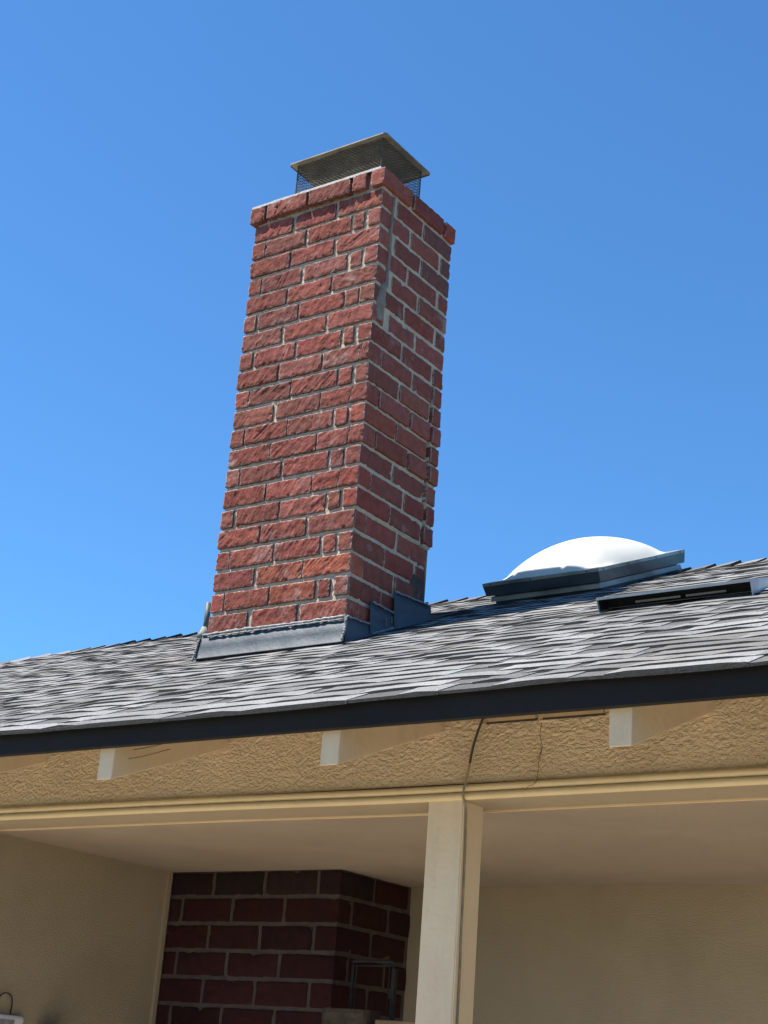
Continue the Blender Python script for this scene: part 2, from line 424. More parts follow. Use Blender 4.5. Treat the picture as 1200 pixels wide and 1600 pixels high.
    mb.poly([(x0, y1+.01, zb), (x1, y1+.01, zb), (x1, y1+.01, zt), (x0, y1+.01, zt)])
    c = mb.build('mortar', M_MORTAR, CH, smooth=True, fixn=False)
build_shaft()

def ribbon_patch():
    # repair mortar smeared down the near corner of the right face
    rng = random.Random(4); path = [(.078, 1.70), (.072, 1.6), (.074, 1.5), (.075, 1.39), (.07, 1.33), (.052, 1.28), (.047, 1.22), (.045, 1.155)]
    wid = [.006, .006, .007, .007, .010, .022, .028, .014]
    mb = MB(); rows = []
    N = 70
    for i in range(N+1):
        t = i/N*(len(path)-1); k = min(int(t), len(path)-2); f = t-k
        y = path[k][0]*(1-f)+path[k+1][0]*f; z = path[k][1]*(1-f)+path[k+1][1]*f; ww = wid[k]*(1-f)+wid[k+1]*f
        ww *= 1+.35*n1(z*40, 2); y += .006*n1(z*28, 6)
        th = .003+.0015*n1(z*60, 1)
        rows.append([mb.vert((-.004, y-ww, z)), mb.vert((th, y-ww*.8, z)), mb.vert((th+.0015, y, z)), mb.vert((th, y+ww*.8, z)), mb.vert((-.004, y+ww, z))])
    for a, b in zip(rows, rows[1:]):
        for j in range(4): mb.face((a[j], a[j+1], b[j+1], b[j]))
    mb.build('mortar_patch', M_PATCH, CH, smooth=True)
    # smear of grey mortar over the last courses by the back corner
    mb = MB(); rows = []
    for i in range(15):
        z = .165+i*.0085; row = []
        for j in range(9):
            y = .375+j*.0115; a = n1(y*50, z*50, 3)
            row.append(mb.vert((-.002+.004*a if 0 < i < 14 and 0 < j < 8 else -.008, y+.004*n1(z*60, j), z+.004*n1(y*60, i))))
        rows.append(row)
    for a, b in zip(rows, rows[1:]):
        for j in range(8): mb.face((a[j], a[j+1], b[j+1], b[j]))
    mb.build('mortar_smear', M_MORTAR2, CH, smooth=True)
ribbon_patch()

def crown_cap():
    zt = 22*H-.003
    mb = MB(); nx, ny = 40, 30; x0, x1, y0, y1 = -Wd-.015, -.008, -.0155, Dp-.006
    idx = []
    for i in range(nx+1):
        row = []
        for j in range(ny+1):
            x = x0+(x1-x0)*i/nx; y = y0+(y1-y0)*j/ny
            e = min(i, nx-i, j*1.0, ny-j)/10
            row.append(mb.vert((x, y, zt+.0045+.012*min(1, e)+.002*n1(x*30, y*30))))
        idx.append(row)
    for i in range(nx):
        for j in range(ny): mb.face((idx[i][j], idx[i+1][j], idx[i+1][j+1], idx[i][j+1]))
    def skirt(l):
        b = [mb.vert((mb.v[k][0], mb.v[k][1], zt-.006)) for k in l]
        for a in range(len(l)-1): mb.face((l[a], l[a+1], b[a+1], b[a]))
    skirt([r_[0] for r_ in idx]); skirt([r_[-1] for r_ in idx]); skirt(idx[0]); skirt(idx[-1])
    cr = mb.build('cement_crown', M_CROWN, CH, smooth=False)
    # clay flue inside the screen
    mb = MB(); a0, a1, b0, b1 = -.46, -.16, .13, .36
    for (u0, u1, v0, v1) in ((a0, a1, b0, b0+.02), (a0, a1, b1-.02, b1), (a0, a0+.02, b0+.02, b1-.02), (a1-.02, a1, b0+.02, b1-.02)):
        mb.box(u0, u1, v0, v1, zt, zt+.06)
    mb.build('flue_liner', M_CLAY, cr)
    # lid: flat rim with turned-down lip and a low hip
    zl = 2.022; X0, X1, Y0, Y1 = -.552, -.070, .077, .411; T = .0016
    c = .011
    def octo(i, z):  # outline with clipped corners
        a, b, d, e = X0+i, X1-i, Y0+i, Y1-i; k = c if i < .02 else .0005
        return [(a+k, d, z), (b-k, d, z), (b, d+k, z), (b, e-k, z), (b-k, e, z), (a+k, e, z), (a, e-k, z), (a, d+k, z)]
    mb = MB()
    rings = [octo(0, zl-.005), octo(0, zl), octo(.035, zl+.004)]
    ap = .085
    rg = [[mb.vert(p) for p in r_] for r_ in rings]
    xm0, xm1, ym = X0+.035+.13, X1-.035-.13, (Y0+Y1)/2
    top = [mb.vert((xm0, ym, zl+ap)), mb.vert((xm1, ym, zl+ap))]
    for A, B in zip(rg, rg[1:]):
        for j in range(8): mb.face((A[j], A[(j+1) % 8], B[(j+1) % 8], B[j]))
    q = rg[2]
    mb.face((q[0], q[1], top[1], top[0])); mb.face((q[1], q[2], top[1])); mb.face((q[2], q[3], top[1])); mb.face((q[3], q[4], top[1]))
    mb.face((q[4], q[5], top[0], top[1])); mb.face((q[5], q[6], top[0])); mb.face((q[6], q[7], top[0])); mb.face((q[7], q[0], top[0]))
    lid = mb.build('cap_lid', M_GALV, CH, smooth=False)
    s = lid.modifiers.new('s', 'SOLIDIFY'); s.thickness = T
    # expanded-metal screen
    mx0, mx1, my0, my1 = X0+.028, X1-.032, Y0+.03, Y1-.03; mz0, mz1 = 22*H+.012, zl+.003
    mb = MB(); sp = .0165; hw = .0011; sl = .72
    def wires(P, L, seed):
        Hh = mz1-mz0
        for sgn in (1, -1):
            t = -Hh/sl
            while t < L+Hh/sl:
                # line from (t,0) to (t+sgn*H/sl, H)
                a, b = t, t+sgn*Hh/sl; s0, s1 = 0.0, 1.0
                lo, hi = min(a, b), max(a, b)
                if hi > 0 and lo < L:
                    def cl(v): return (v-a)/(b-a)
                    e = sorted((cl(0), cl(L))); s0 = max(0, e[0]); s1 = min(1, e[1])
                    if s1-s0 > .01:
                        p0, p1 = P(a+(b-a)*s0, s0*Hh), P(a+(b-a)*s1, s1*Hh)
                        mb.tube([p0, p1], hw, 4, False)
                t += sp/sl*.8
    def bow(u, L): return 0
    wires(lambda u, z: (mx0+u, my0+.002*math.sin(u*20), mz0+z), mx1-mx0, 1)
    wires(lambda u, z: (mx0+u, my1, mz0+z), mx1-mx0, 2)
    wires(lambda u, z: (mx0, my0+u, mz0+z), my1-my0, 3)
    wires(lambda u, z: (mx1, my0+u, mz0+z), my1-my0, 4)
    for (x, y) in ((mx0, my0), (mx1, my0), (mx0, my1), (mx1, my1)): mb.tube([(x, y, mz0), (x, y, mz1)], .0022, 6)
    mb.build('mesh_screen', M_MESH, lid, fixn=False)
    mb = MB(); e = .03
    mb.box(mx0-e, mx1+e, my0-e, my0+.004, zt+.017, zt+.0215); mb.box(mx0-e, mx1+e, my1-.004, my1+e, zt+.017, zt+.0215)
    mb.box(mx0-e, mx0+.004, my0+.004, my1-.004, zt+.017, zt+.0215); mb.box(mx1-.004, mx1+e, my0+.004, my1-.004, zt+.017, zt+.0215)
    mb.build('base_flange', M_GALV, lid)
crown_cap()

def flashing():
    rng = random.Random(3)
    # front apron
    mb = MB(); x0, x1, yf = -Wd-.022, .014, -.016; n = 40; rows = []
    for i in range(n+1):
        x = x0+(x1-x0)*i/n; yb = yf-.004+.002*n1(x*9); top = .0-.004+.0035*n1(x*22, 4); by = yf-.010+.002*n1(x*14, 3)
        xi = x+(.012 if i == 0 else 0)
        rows.append([mb.vert((xi, -.003, top+.002)), mb.vert((xi, yf+.004, top)), mb.vert((x, yb, -.05)), mb.vert((x, by, R(by)+.017)), mb.vert((x, by-.006, R(by-.006)+.0155)), ])
    for a, b in zip(rows, rows[1:]):
        for j in range(4): mb.face((a[j], b[j], b[j+1], a[j+1]))
    ap = mb.build('front_flashing', M_FLASH, CH, smooth=True)
    s = ap.modifiers.new('s', 'SOLIDIFY'); s.thickness = .0015
    def bead(pts, r, name='sealant', par=ap):
        m = MB(); P = []; n = 14*(len(pts)-1); rr = []
        for i in range(n+1):
            t = i/n*(len(pts)-1); k = min(int(t), len(pts)-2); f = t-k
            p = Vector(pts[k])*(1-f)+Vector(pts[k+1])*f
            p += Vector((n1(i*.7, 1), n1(i*.6, 2)*.4, n1(i*.8, 3)))*.004
            P.append(p); rr.append(r*(1.0+.9*n1(i*.9, 7)))
        m.tube(P, rr, 7); return m.build(name, M_SEAL, par, smooth=True)
    bead([(x0+.014, -.012, .0), (-.45, -.012, .004), (-.2, -.013, .0), (.004, -.012, .004)], .0052)
    bead([(-.60, -.0175, -.010), (-.4, -.017, -.008), (-.2, -.0175, -.008), (.0, -.017, -.008)], .0028)
    bead([(.013, -.016, .0), (.016, -.026, -.05), (.014, -.036, -.088)], .0045)
    bead([(x0+.004, -.016, -.01), (x0, -.026, -.06), (x0-.003, -.036, -.1)], .0042)
    # stepped side pieces
    ms = MB()
    steps = [(-.018, .142, .004, .016, .0), (.118, .27, .092, .088, .003), (.252, .487, .168, .182, .006)]
    for (a, b, za, zb_, px) in steps:
        n = 8; top = []; bot = []; X = .012+px
        for i in range(n+1):
            y = a+(b-a)*i/n; z = za+(zb_-za)*i/n+.003*n1(y*30, za)
            top.append(ms.vert((X-.004, y, z))); bot.append((ms.vert((X+.002*n1(y*15), y, (z+R(y))/2)), ms.vert((X+.004, y, R(y)+.012)), ms.vert((X+.02, y, R(y)+.0135))))
        for i in range(n):
            ms.face((top[i], top[i+1], bot[i+1][0], bot[i][0])); ms.face((bot[i][0], bot[i+1][0], bot[i+1][1], bot[i][1])); ms.face((bot[i][1], bot[i+1][1], bot[i+1][2], bot[i][2]))
    so = ms.build('step_flashing', M_FLASH, CH, smooth=True)
    s = so.modifiers.new('s', 'SOLIDIFY'); s.thickness = .003
    bead([(.010, -.01, .004), (.011, .14, .014)], .0035, par=so)
    bead([(.014, .125, .094), (.015, .27, .09)], .0035, par=so)
    bead([(.017, .255, .170), (.017, .485, .184)], .0035, par=so)
    for (yy_, z0_, z1_) in ((.205, R(.2)+.03, .055), (.245, R(.24)+.01, .035), (.24, .045, .07)):
        bead([(.0185, yy_, z0_), (.0185, yy_+.001, (z0_+z1_)/2), (.0185, yy_, z1_)], .0022, 'sealant_drip', so)
    bead([(.02, .13, R(.13)+.016), (.024, .20, R(.2)+.016), (.022, .25, R(.25)+.017)], .003, par=so)
    # left side strip
    ml = MB(); X = -Wd-.02
    ml.hexa([(X-.002, -.02, R(-.02)), (X, -.02, R(-.02)), (X, .5, R(.5)), (X-.002, .5, R(.5)), (X-.002, -.02, R(-.02)+.09), (X, -.02, R(-.02)+.09), (X, .5, R(.5)+.09), (X-.002, .5, R(.5)+.09)])
    ml.build('side_flashing', M_FLASH, CH)
    # back pan
    mk = MB(); mk.hexa([(-Wd-.02, .46, R(.46)+.01), (.02, .46, R(.46)+.01), (.02, .6, R(.6)+.014), (-Wd-.02, .6, R(.6)+.014), (-Wd-.02, .46, R(.46)+.03), (.02, .46, R(.46)+.03), (.02, .6, R(.6)+.017), (-Wd-.02, .6, R(.6)+.017)])
    mk.build('back_flashing', M_FLASH, CH)
flashing()

# ------------------------------------------------------------------ vent pipe behind the chimney
px, py = -1.66, 1.12
VP = thing('vent_pipe', 'thin grey-green metal vent pipe standing on the roof left of the brick chimney', 'pipe', (px, py, R(py)))
mb = MB(); mb.tube([(px, py, R(py)), (px+.003, py, R(py)+.1), (px+.001, py, R(py)+.178)], .0135, 14); mb.build('pipe', M_PIPE, VP, smooth=True)
mb = MB(); mb.tube([(px-.012, py, R(py)+.004), (px-.004, py, R(py)+.03), (px, py, R(py)+.06)], [.036, .024, .0155], 14); mb.build('boot', M_BOOT, VP, smooth=True)

# ------------------------------------------------------------------ house
HO = thing('house', 'tan stucco house with grey shingle roof, black fascia and a shaded covered patio', 'house', (0, 0, GROUND))
XH = -2.9    # where the ridge turns down a hip on the left
XR = 4.6
def und(x, y): return .006*n1(x*1.3, y*1.7, 4)+.003*n1(x*4, y*5, 9)
def xmin(y): return XH-(YR-y) if y < YR else XH-(y-YR)
def roof():
    mb = MB()
    # deck: front slope, back slope, hip end, as one closed slab
    ye = YE+.001; back = 2*YR-ye
    tp = [(xmin(ye), ye, R(ye)), (XR, ye, R(ye)), (XR, YR, R(YR)), (XH, YR, R(YR)), (XR, back, R(ye)), (xmin(ye), back, R(ye))]
    t = [mb.vert((a, b, c-.004)) for a, b, c in tp]; u = [mb.vert((a, b, c-.020)) for a, b, c in tp]
    for f in ((0, 1, 2, 3), (3, 2, 4, 5), (0, 3, 5)): mb.face([t[i] for i in f]); mb.face([u[i] for i in f][::-1])
    for a, b in ((0, 1), (1, 2), (2, 4), (4, 5), (5, 0)): mb.face((t[a], t[b], u[b], u[a]))
    deck = mb.build('roof', M_SHEATH, HO)
    rng = random.Random(5); mb = MB()
    ex = .088*math.cos(TH); yy = YE-.020; row = 0
    def slab(xa, xb, ya, yb, ha, hb, col, jf=0, tp=0):
        # wedge-shaped shingle piece; mi 1 = cut edge
        n = max(2, int((xb-xa)/.045)); tops = []
        ph = rng.uniform(0, 50)
        for i in range(n+1):
            x = xa+(xb-xa)*i/n; dy = .002*n1(x*9+ph, 1)+jf; dh = .0011*n1(x*12+ph, 5)
            if tp: f = min(1, min(x-xa, xb-x)/.035+.12); dh = dh*f-(ha-tp)*(1-f)*.8
            z1, z2 = R(ya+dy)+und(x, ya), R(yb)+und(x, yb)
            tops.append((mb.vert((x, ya+dy, z1+ha+dh), col), mb.vert((x, yb, z2+hb), col), mb.vert((x, ya+dy+.001, z1-.002), col), mb.vert((x, ya+dy, z1+ha+dh), col), mb.vert((x, yb, z2-.003), col), mb.vert((x, yb, z2+hb), col)))
        for A, B in zip(tops, tops[1:]):
            mb.mi = 0; mb.face((A[0], B[0], B[1], A[1]))
            mb.mi = 1; mb.face((A[2], B[2], B[3], A[3]))
        mb.mi = 1
        mb.mi = 0; a = tops[0]; mb.face((a[2], a[3], a[5], a[4])); a = tops[-1]; mb.face((a[3], a[2], a[4], a[5]))
    while yy < YR-.02:
        x0 = xmin(yy)+.01; y2 = min(yy+ex*1.12, YR)
        x = x0
        while x < XR:      # base layer, darker where the teeth leave it open
            L = rng.uniform(.8, 1.0); g = rng.uniform(.10, .16)
            slab(x, min(XR, x+L)-.002, yy, y2, .0048, .0022, (g, g*.98, g*.96, 0), rng.uniform(-.002, .002)); x += L
        x = x0-rng.uniform(0, .1)
        while x < XR:
            L = rng.uniform(.08, .30); g = rng.uniform(.22, .31)*(1-.3*(rng.random() < .2))
            gap = rng.choice([.0, .0015, .04, .08, .13])
            if x+L > x0: slab(max(x, x0), min(XR, x+L), yy-.001, y2, rng.uniform(.0085, .0112), .0048, (g, g*.99, g*.98, 0), rng.uniform(-.0025, .0025), .0052)
            x += L+gap
        yy += ex; row += 1
    # back slope and hip end courses: plain overlapping strips
    for k in range(31):
        a = k*ex; y1_ = 2*YR-(YE-.020+a); y2_ = y1_-ex*1.1; x0 = xmin(y1_)
        if y2_ < YR: y2_ = YR
        z1, z2 = R(YE-.020+a), R(2*YR-y2_)
        g = rng.uniform(.25, .5); mb.col = (g, g, g, 0)
        mb.hexa([(x0, y1_, z1-.002), (XR, y1_, z1-.002), (XR, y2_, z2), (x0, y2_, z2), (x0, y1_, z1+.01), (XR, y1_, z1+.01), (XR, y2_, z2+.004), (x0, y2_, z2+.004)])
        xo = XH-(YR-(YE-.020+a)); xi = min(xo+ex*1.1, XH); ha = YR-(YE-.020+a); hb = max(0, XH-xi)
        mb.hexa([(xo, YR-ha, z1-.002), (xi, YR-hb, R(YR-hb)), (xi, YR+hb, R(YR-hb)), (xo, YR+ha, z1-.002), (xo, YR-ha, z1+.01), (xi, YR-hb, R(YR-hb)+.004), (xi, YR+hb, R(YR-hb)+.004), (xo, YR+ha, z1+.01)])
    mb.build('shingles', [M_SHIN, M_EDGE], deck, fixn=False)
    # ridge and hip caps, each lapping the next
    mb = MB(); rng = random.Random(9)
    def capline(P, Q, sideA, sideB, lap):
        P, Q = Vector(P), Vector(Q); d = (Q-P); L = d.length; d.normalize(); n = int(L/lap)
        for i in range(n):
            a = P+d*(i*lap); b = P+d*(i*lap+lap*1.35); g = rng.uniform(.13, .26); mb.col = (g, g*.99, g*.97, 0)
            ha = .017+rng.uniform(-.002, .003); hb = .006; wv = und(a.x, a.y)*1.5
            A = [a+sideA*.11+Vector((0, 0, ha-.004+wv)), a+Vector((0, 0, ha+wv)), a+sideB*.11+Vector((0, 0, ha-.004+wv))]
            B = [b+sideA*.11+Vector((0, 0, hb-.004)), b+Vector((0, 0, hb)), b+sideB*.11+Vector((0, 0, hb-.004))]
            A0 = [q-Vector((0, 0, .012)) for q in A]; B0 = [q-Vector((0, 0, .008)) for q in B]
            mb.mi = 0; mb.poly([A[0], A[1], B[1], B[0]]); mb.poly([A[1], A[2], B[2], B[1]])
            mb.mi = 1; mb.poly([A0[0], A0[1], A[1], A[0]]); mb.poly([A0[1], A0[2], A[2], A[1]])
            mb.poly([A0[0], A[0], B[0], B0[0]]); mb.poly([A0[2], B0[2], B[2], A[2]]); mb.poly([B0[0], B[0], B[1], B0[1]]); mb.poly([B0[1], B[1], B[2], B0[2]]); mb.mi = 0
    dn = Vector((0, -math.cos(TH), -math.sin(TH))); db = Vector((0, math.cos(TH), -math.sin(TH)))
    capline((XR, YR, R(YR)), (XH, YR, R(YR)), dn, db, .105)
    hd = Vector((-1, -1, -SL)).normalized()
    capline((XH, YR, R(YR)), (XH-(YR-YE), YE, R(YE)), Vector((.72, -.6, -.3)), Vector((-.6, .72, -.3)), .105)
    mb.build('ridge_cap', [M_SHIN, M_EDGE], deck, fixn=False)
roof()

def house_body():
    XA = xmin(YE)
    # fascia with a slightly wavy run
    mb = MB(); n = 60; rows = []
    for i in range(n+1):
        x = XA+(XR-XA)*i/n; dz = .0022*n1(x*.9, 3)+.0008*n1(x*5, 2); dy = .0015*n1(x*1.1, 6)
        zt = R(YE)-.0035; zb = R(YE)-.0565+dz
        rows.append([mb.vert((x, YE+dy, zb)), mb.vert((x, YE+dy, zt)), mb.vert((x, YE+.02+dy, zt)), mb.vert((x, YE+.02+dy, zb))])
    for a, b in zip(rows, rows[1:]):
        for j in range(4): mb.face((a[j], a[(j+1) % 4], b[(j+1) % 4], b[j]))
    mb.face(rows[0]); mb.face(rows[-1][::-1])
    mb.build('fascia_board', M_FASCIA, HO)
    mb = MB(); mb.hexa([(XA, YE, R(YE)-.0565), (XA+.02, YE+.02, R(YE)-.0565), (XA+.02, 2*YR-YE-.02, R(YE)-.0565), (XA, 2*YR-YE, R(YE)-.0565), (XA, YE, R(YE)-.0225), (XA+.02, YE+.02, R(YE)-.0225), (XA+.02, 2*YR-YE-.02, R(YE)-.0225), (XA, 2*YR-YE, R(YE)-.0225)])
    mb.build('fascia_board', M_FASCIA, HO)
    # rafters
    for r_ in (-4.47, -3.78, -3.09, -2.4, -1.71, -1.01, -.31, .364, 1.034, 1.724, 2.41, 3.10, 3.79, 4.48):
        mb = MB(); x0, x1 = r_-.0485, r_; yt = YE+.0215; ye = YB+.02; zb = -.8365; sl = .405
        zt = lambda y: R(y)-.0215
        n = 6
        rows = []
        for i in range(n+1):
            y = yt+(ye-yt)*i/n
            b = zb+sl*(y-yt)+.0012*n1(y*20, r_*5)
            rows.append([mb.vert((x0, y, b)), mb.vert((x1, y, b)), mb.vert((x1, y, zt(y))), mb.vert((x0, y, zt(y)))])
        for a, b in zip(rows, rows[1:]):
            for j in range(4): mb.face((a[j], a[(j+1) % 4], b[(j+1) % 4], b[j]))
        mb.mi = 1; mb.face(rows[0]); mb.mi = 0; mb.face(rows[-1][::-1])
        mb.build('rafter_tail', [M_RAFTER, M_TIP], HO, bevel=.0025)
    # stucco header above the patio opening: a really uneven sheet
    mb = MB(); x0, x1 = -4.9, 4.55; zt = R(YB)-.0215; zb = ZC+.036
    mb.box(x0, x1, YB+.006, YB+.11, zb, zt)
    a0, a1 = -.75, 2.35; nu, nv = 420, 46; idx = []
    for i in range(nu+1):
        row = []
        for j in range(nv+1):
            x = a0+(a1-a0)*i/nu; z = zb+(zt-zb)*j/nv
            h = max(-.2, .45*n1(x*40, z*85, 3)+.75*n1(x*110, z*200, 8)+.3*n1(x*12, z*12, 5))
            row.append(mb.vert((x, YB+.0015-.0038*h, z)))
        idx.append(row)
    for i in range(nu):
        for j in range(nv): mb.face((idx[i][j], idx[i+1][j], idx[i+1][j+1], idx[i][j+1]))
    mb.box(x0, a0, YB, YB+.006, zb, zt); mb.box(a1, x1, YB, YB+.006, zb, zt)
    mb.build('header_wall', M_STUCCO, HO, smooth=False, fixn=False)
    # beam + mouldings: profile swept along x with a little sag over the post
    def sweep(name, prof, mat, xa, xb, n=80, smooth=True):
        mb = MB(); rows = []
        for i in range(n+1):
            x = xa+(xb-xa)*i/n; dz = .0012*n1(x*1.7, 3)-.004*math.exp(-((x-.95)/.5)**2)
            rows.append([mb.vert((x, y, z+dz)) for y, z in prof])
        m = len(prof)
        for a, b in zip(rows, rows[1:]):
            for j in range(m): mb.face((a[j], a[(j+1) % m], b[(j+1) % m], b[j]))
        mb.face(rows[0]); mb.face(rows[-1][::-1]); return mb.build(name, mat, HO, smooth=False)
    pr = []
    for c0 in (ZC+.009, ZC+.0275):
        for k in range(9):
            a = -math.pi/2+math.pi*k/8; pr.append((YB-.009*math.cos(a)-.001, c0+.0088*math.sin(a)))
    pr += [(YB+.012, ZC+.0363), (YB+.012, ZC+.0005)]
    sweep('molding', pr, M_TRIM, -4.9, 4.55)
    sweep('beam', [(YB+.0005, ZC), (YB+.0005, ZC+.032), (YB2-.002, ZC+.032), (YB2-.002, ZC)], M_WALL, -4.9, 4.55)
    sweep('trim_strip', [(YB2-.0015, ZC-.004), (YB2-.0015, ZC+.03), (YB2+.006, ZC+.03), (YB2+.006, ZC-.004)], M_TIP, XL+.0, 4.55)
    # ceiling
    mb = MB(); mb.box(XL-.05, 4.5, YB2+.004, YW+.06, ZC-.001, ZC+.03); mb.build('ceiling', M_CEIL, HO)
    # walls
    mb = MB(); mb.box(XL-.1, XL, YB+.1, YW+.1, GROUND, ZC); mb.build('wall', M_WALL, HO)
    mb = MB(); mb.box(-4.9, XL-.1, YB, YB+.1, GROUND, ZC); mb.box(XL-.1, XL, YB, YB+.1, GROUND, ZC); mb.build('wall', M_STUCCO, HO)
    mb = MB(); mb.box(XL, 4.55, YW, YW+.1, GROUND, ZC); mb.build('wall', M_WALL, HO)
    mb = MB(); mb.box(-4.9, -4.8, YB+.1, 2*YR-YB, GROUND, ZC+.2); mb.build('wall', M_STUCCO, HO)
    mb = MB(); mb.box(-4.8, 4.55, 2*YR-YB-.1, 2*YR-YB, GROUND, R(YB)-.02); mb.build('wall', M_STUCCO, HO)
    mb = MB(); mb.hexa([(4.45, YB+.1, GROUND), (4.55, YB+.1, GROUND), (4.55, 3.7, GROUND), (4.45, 3.7, GROUND), (4.45, YB+.1, ZC+.3), (4.55, YB+.1, ZC+.3), (4.55, 3.7, ZC+.3), (4.45, 3.7, ZC+.3)]); mb.build('wall', M_STUCCO, HO)
    # corner bead where the left wall meets the brick
    mb = MB(); mb.box(XL, XL+.012, -.02, -.004, GROUND, ZC-.002); mb.build('corner_bead', M_WALL, HO)
    # posts
    for xp in (1.0086, 4.0):
        mb = MB(); mb.box(xp, xp+.0954, YB+.001, YB+.0945, GROUND, ZC+.001)
        p_ = mb.build('patio_post', M_POST, HO, bevel=.003)
        mb = MB(); mb.box(xp+.0956, xp+.0985, YB+.002, YB+.020, GROUND, ZC-.0005)
        mb.build('edge_strip', M_POST, p_, bevel=.001)
    # screened vents high in the header
    for (x0, x1) in ((1.163, 1.290), (1.312, 1.462)):
        z0, z1 = -.664, -.628
        mb = MB(); yf = YB-.004
        mb.box(x0, x1, yf-.001, yf+.004, z1-.008, z1); mb.box(x0, x1, yf-.001, yf+.004, z0+.004, z0+.012)
        mb.mi = 1; mb.box(x0, x1, yf+.0005, yf+.003, z0+.012, z1-.008); mb.box(x0-.004, x1+.004, yf+.0008, yf+.003, z0-.001, z0+.004)
        mb.build('eave_vent', [M_SHEATH, M_WOODD], HO)
house_body()

# ------------------------------------------------------------------ chimney breast under the patio roof
def breast():
    F = thing('brick_chimney_breast', 'dark shaded red brick chimney breast under the patio ceiling, soot-greyed top course', 'brick chimney', (-.3, .2, GROUND))
    rng = random.Random(21); mb = MB(); J = .013; Hb = .086; top = ZC+.002; k = 0; zt = -.9215+Hb-.0
    while zt > GROUND+.05:
        zb = zt-Hb; deep = k > 8
        st = .02 if not deep else .08
        A = k % 2 == 1
        xs = []
        x = XBR if A else XBR-.090
        if not A: xs.append((XBR-.090+J/2, XBR))
        e = XBR-(0 if A else .090)
        while e > XL+.03:
            s = max(XL+.002, e-.2185); xs.append((s+J/2, e-(J/2 if e < XBR else 0))); e = s
        for i, (a, b) in enumerate(xs):
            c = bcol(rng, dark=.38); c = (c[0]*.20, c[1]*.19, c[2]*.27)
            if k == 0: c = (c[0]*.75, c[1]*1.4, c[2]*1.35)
            corner = i == 0
            dep = (.07 if A else .185) if corner else .07
            if b-a < .015: continue
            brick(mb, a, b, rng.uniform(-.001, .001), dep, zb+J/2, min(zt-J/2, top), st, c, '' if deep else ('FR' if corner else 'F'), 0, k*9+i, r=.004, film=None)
        y = (.07 if A else .185)+J
        while y < YW-.02:
            e = min(y+.19, YW)
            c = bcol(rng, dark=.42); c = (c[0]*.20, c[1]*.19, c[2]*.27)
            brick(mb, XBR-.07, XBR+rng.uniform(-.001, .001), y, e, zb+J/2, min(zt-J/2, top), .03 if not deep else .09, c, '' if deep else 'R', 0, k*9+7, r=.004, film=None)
            y = e+J
        zt = zb; k += 1
    mb.build('brick_courses', M_BRICK2, F, smooth=True)
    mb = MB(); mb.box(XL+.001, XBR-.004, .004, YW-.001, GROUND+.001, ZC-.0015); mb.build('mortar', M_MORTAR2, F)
breast()

# ------------------------------------------------------------------ skylight
nv = Vector((0, -math.sin(TH), math.cos(TH)))
def rp(x, y, h): return Vector((x, y, R(y)))+nv*h
def skylight():
    K = thing('skylight', 'white domed acrylic skylight in a metal frame near the roof ridge', 'skylight', (.3, 1.2, R(1.2)))
    c0 = [(.022, .935), (.470, .945), (.565, 1.43), (.115, 1.42)]     # curb footprint
    cen = Vector((sum(a for a, b in c0)/4, sum(b for a, b in c0)/4))
    def off(d): return [tuple(cen+(Vector(q)-cen)*(1+d/.25)) for q in c0]
    def ring(mb, ft, h0, fb, h1, n=14, wob=0):
        P = []
        for i in range(4):
            for t in range(n):
                f = t/n
                a = Vector(ft[i])*(1-f)+Vector(ft[(i+1) % 4])*f; b = Vector(fb[i])*(1-f)+Vector(fb[(i+1) % 4])*f
                wv = wob*n1(a.x*12, a.y*12)
                P.append((mb.vert(rp(a.x, a.y, h0+wv)), mb.vert(rp(b.x, b.y, h1+wv))))
        for i in range(len(P)):
            A, B = P[i], P[(i+1) % len(P)]; mb.face((A[0], B[0], B[1], A[1]))
    mb = MB(); ring(mb, off(0), -.01, off(0), .07, wob=0); ring(mb, off(.0), .07, off(-.03), .071)
    k = mb.build('curb', M_CURB, K)
    mb = MB(); ring(mb, off(.012), .016, off(.010), .035); ring(mb, off(.010), .035, off(0), .036)
    mb.build('curb_flashing', M_FRAME, K)
    mb = MB(); ring(mb, off(.028), .092, off(.028), .080); ring(mb, off(.028), .092, off(-.026), .0935)
    fo = mb.build('frame', M_FRAME, K)
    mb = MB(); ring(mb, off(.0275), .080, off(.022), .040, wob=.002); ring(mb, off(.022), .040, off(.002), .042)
    mb.build('frame_dark_reflection', M_CURB, K)  # lower half of the rim, its dark roof reflection put into the colour
    f = off(.0285)
    for (i, ts) in ((0, (.07, .42, .9)), (1, (.05, .33, .65, .94))):
        for t in ts:
            a = Vector(f[i])*(1-t)+Vector(f[(i+1) % 4])*t; p = rp(a.x, a.y, .085); d = Vector((0, -1, 0)) if i == 0 else Vector((1, 0, 0))
            mb = MB(); mb.tube([p-d*.002, p+d*.0022], .0026, 8); mb.build('screw', M_IRON, fo)
    # dome
    mb = MB(); N = 36; g = off(.002); idx = []
    for i in range(N+1):
        row = []
        for j in range(N+1):
            u, v = i/N, j/N
            a = Vector(g[0])*(1-u)*(1-v)+Vector(g[1])*u*(1-v)+Vector(g[2])*u*v+Vector(g[3])*(1-u)*v
            U, V = abs(2*u-1), abs(2*v-1)
            rho = (U**4.5+V**4.5)**(1/4.5)
            h = .113*max(0, 1-min(1, rho)**2.0)**.88
            row.append(mb.vert(rp(a.x, a.y, .0925+h)))
        idx.append(row)
    for i in range(N):
        for j in range(N): mb.face((idx[i][j], idx[i+1][j], idx[i+1][j+1], idx[i][j+1]))
    mb.build('dome', M_DOME, K, smooth=True)
skylight()

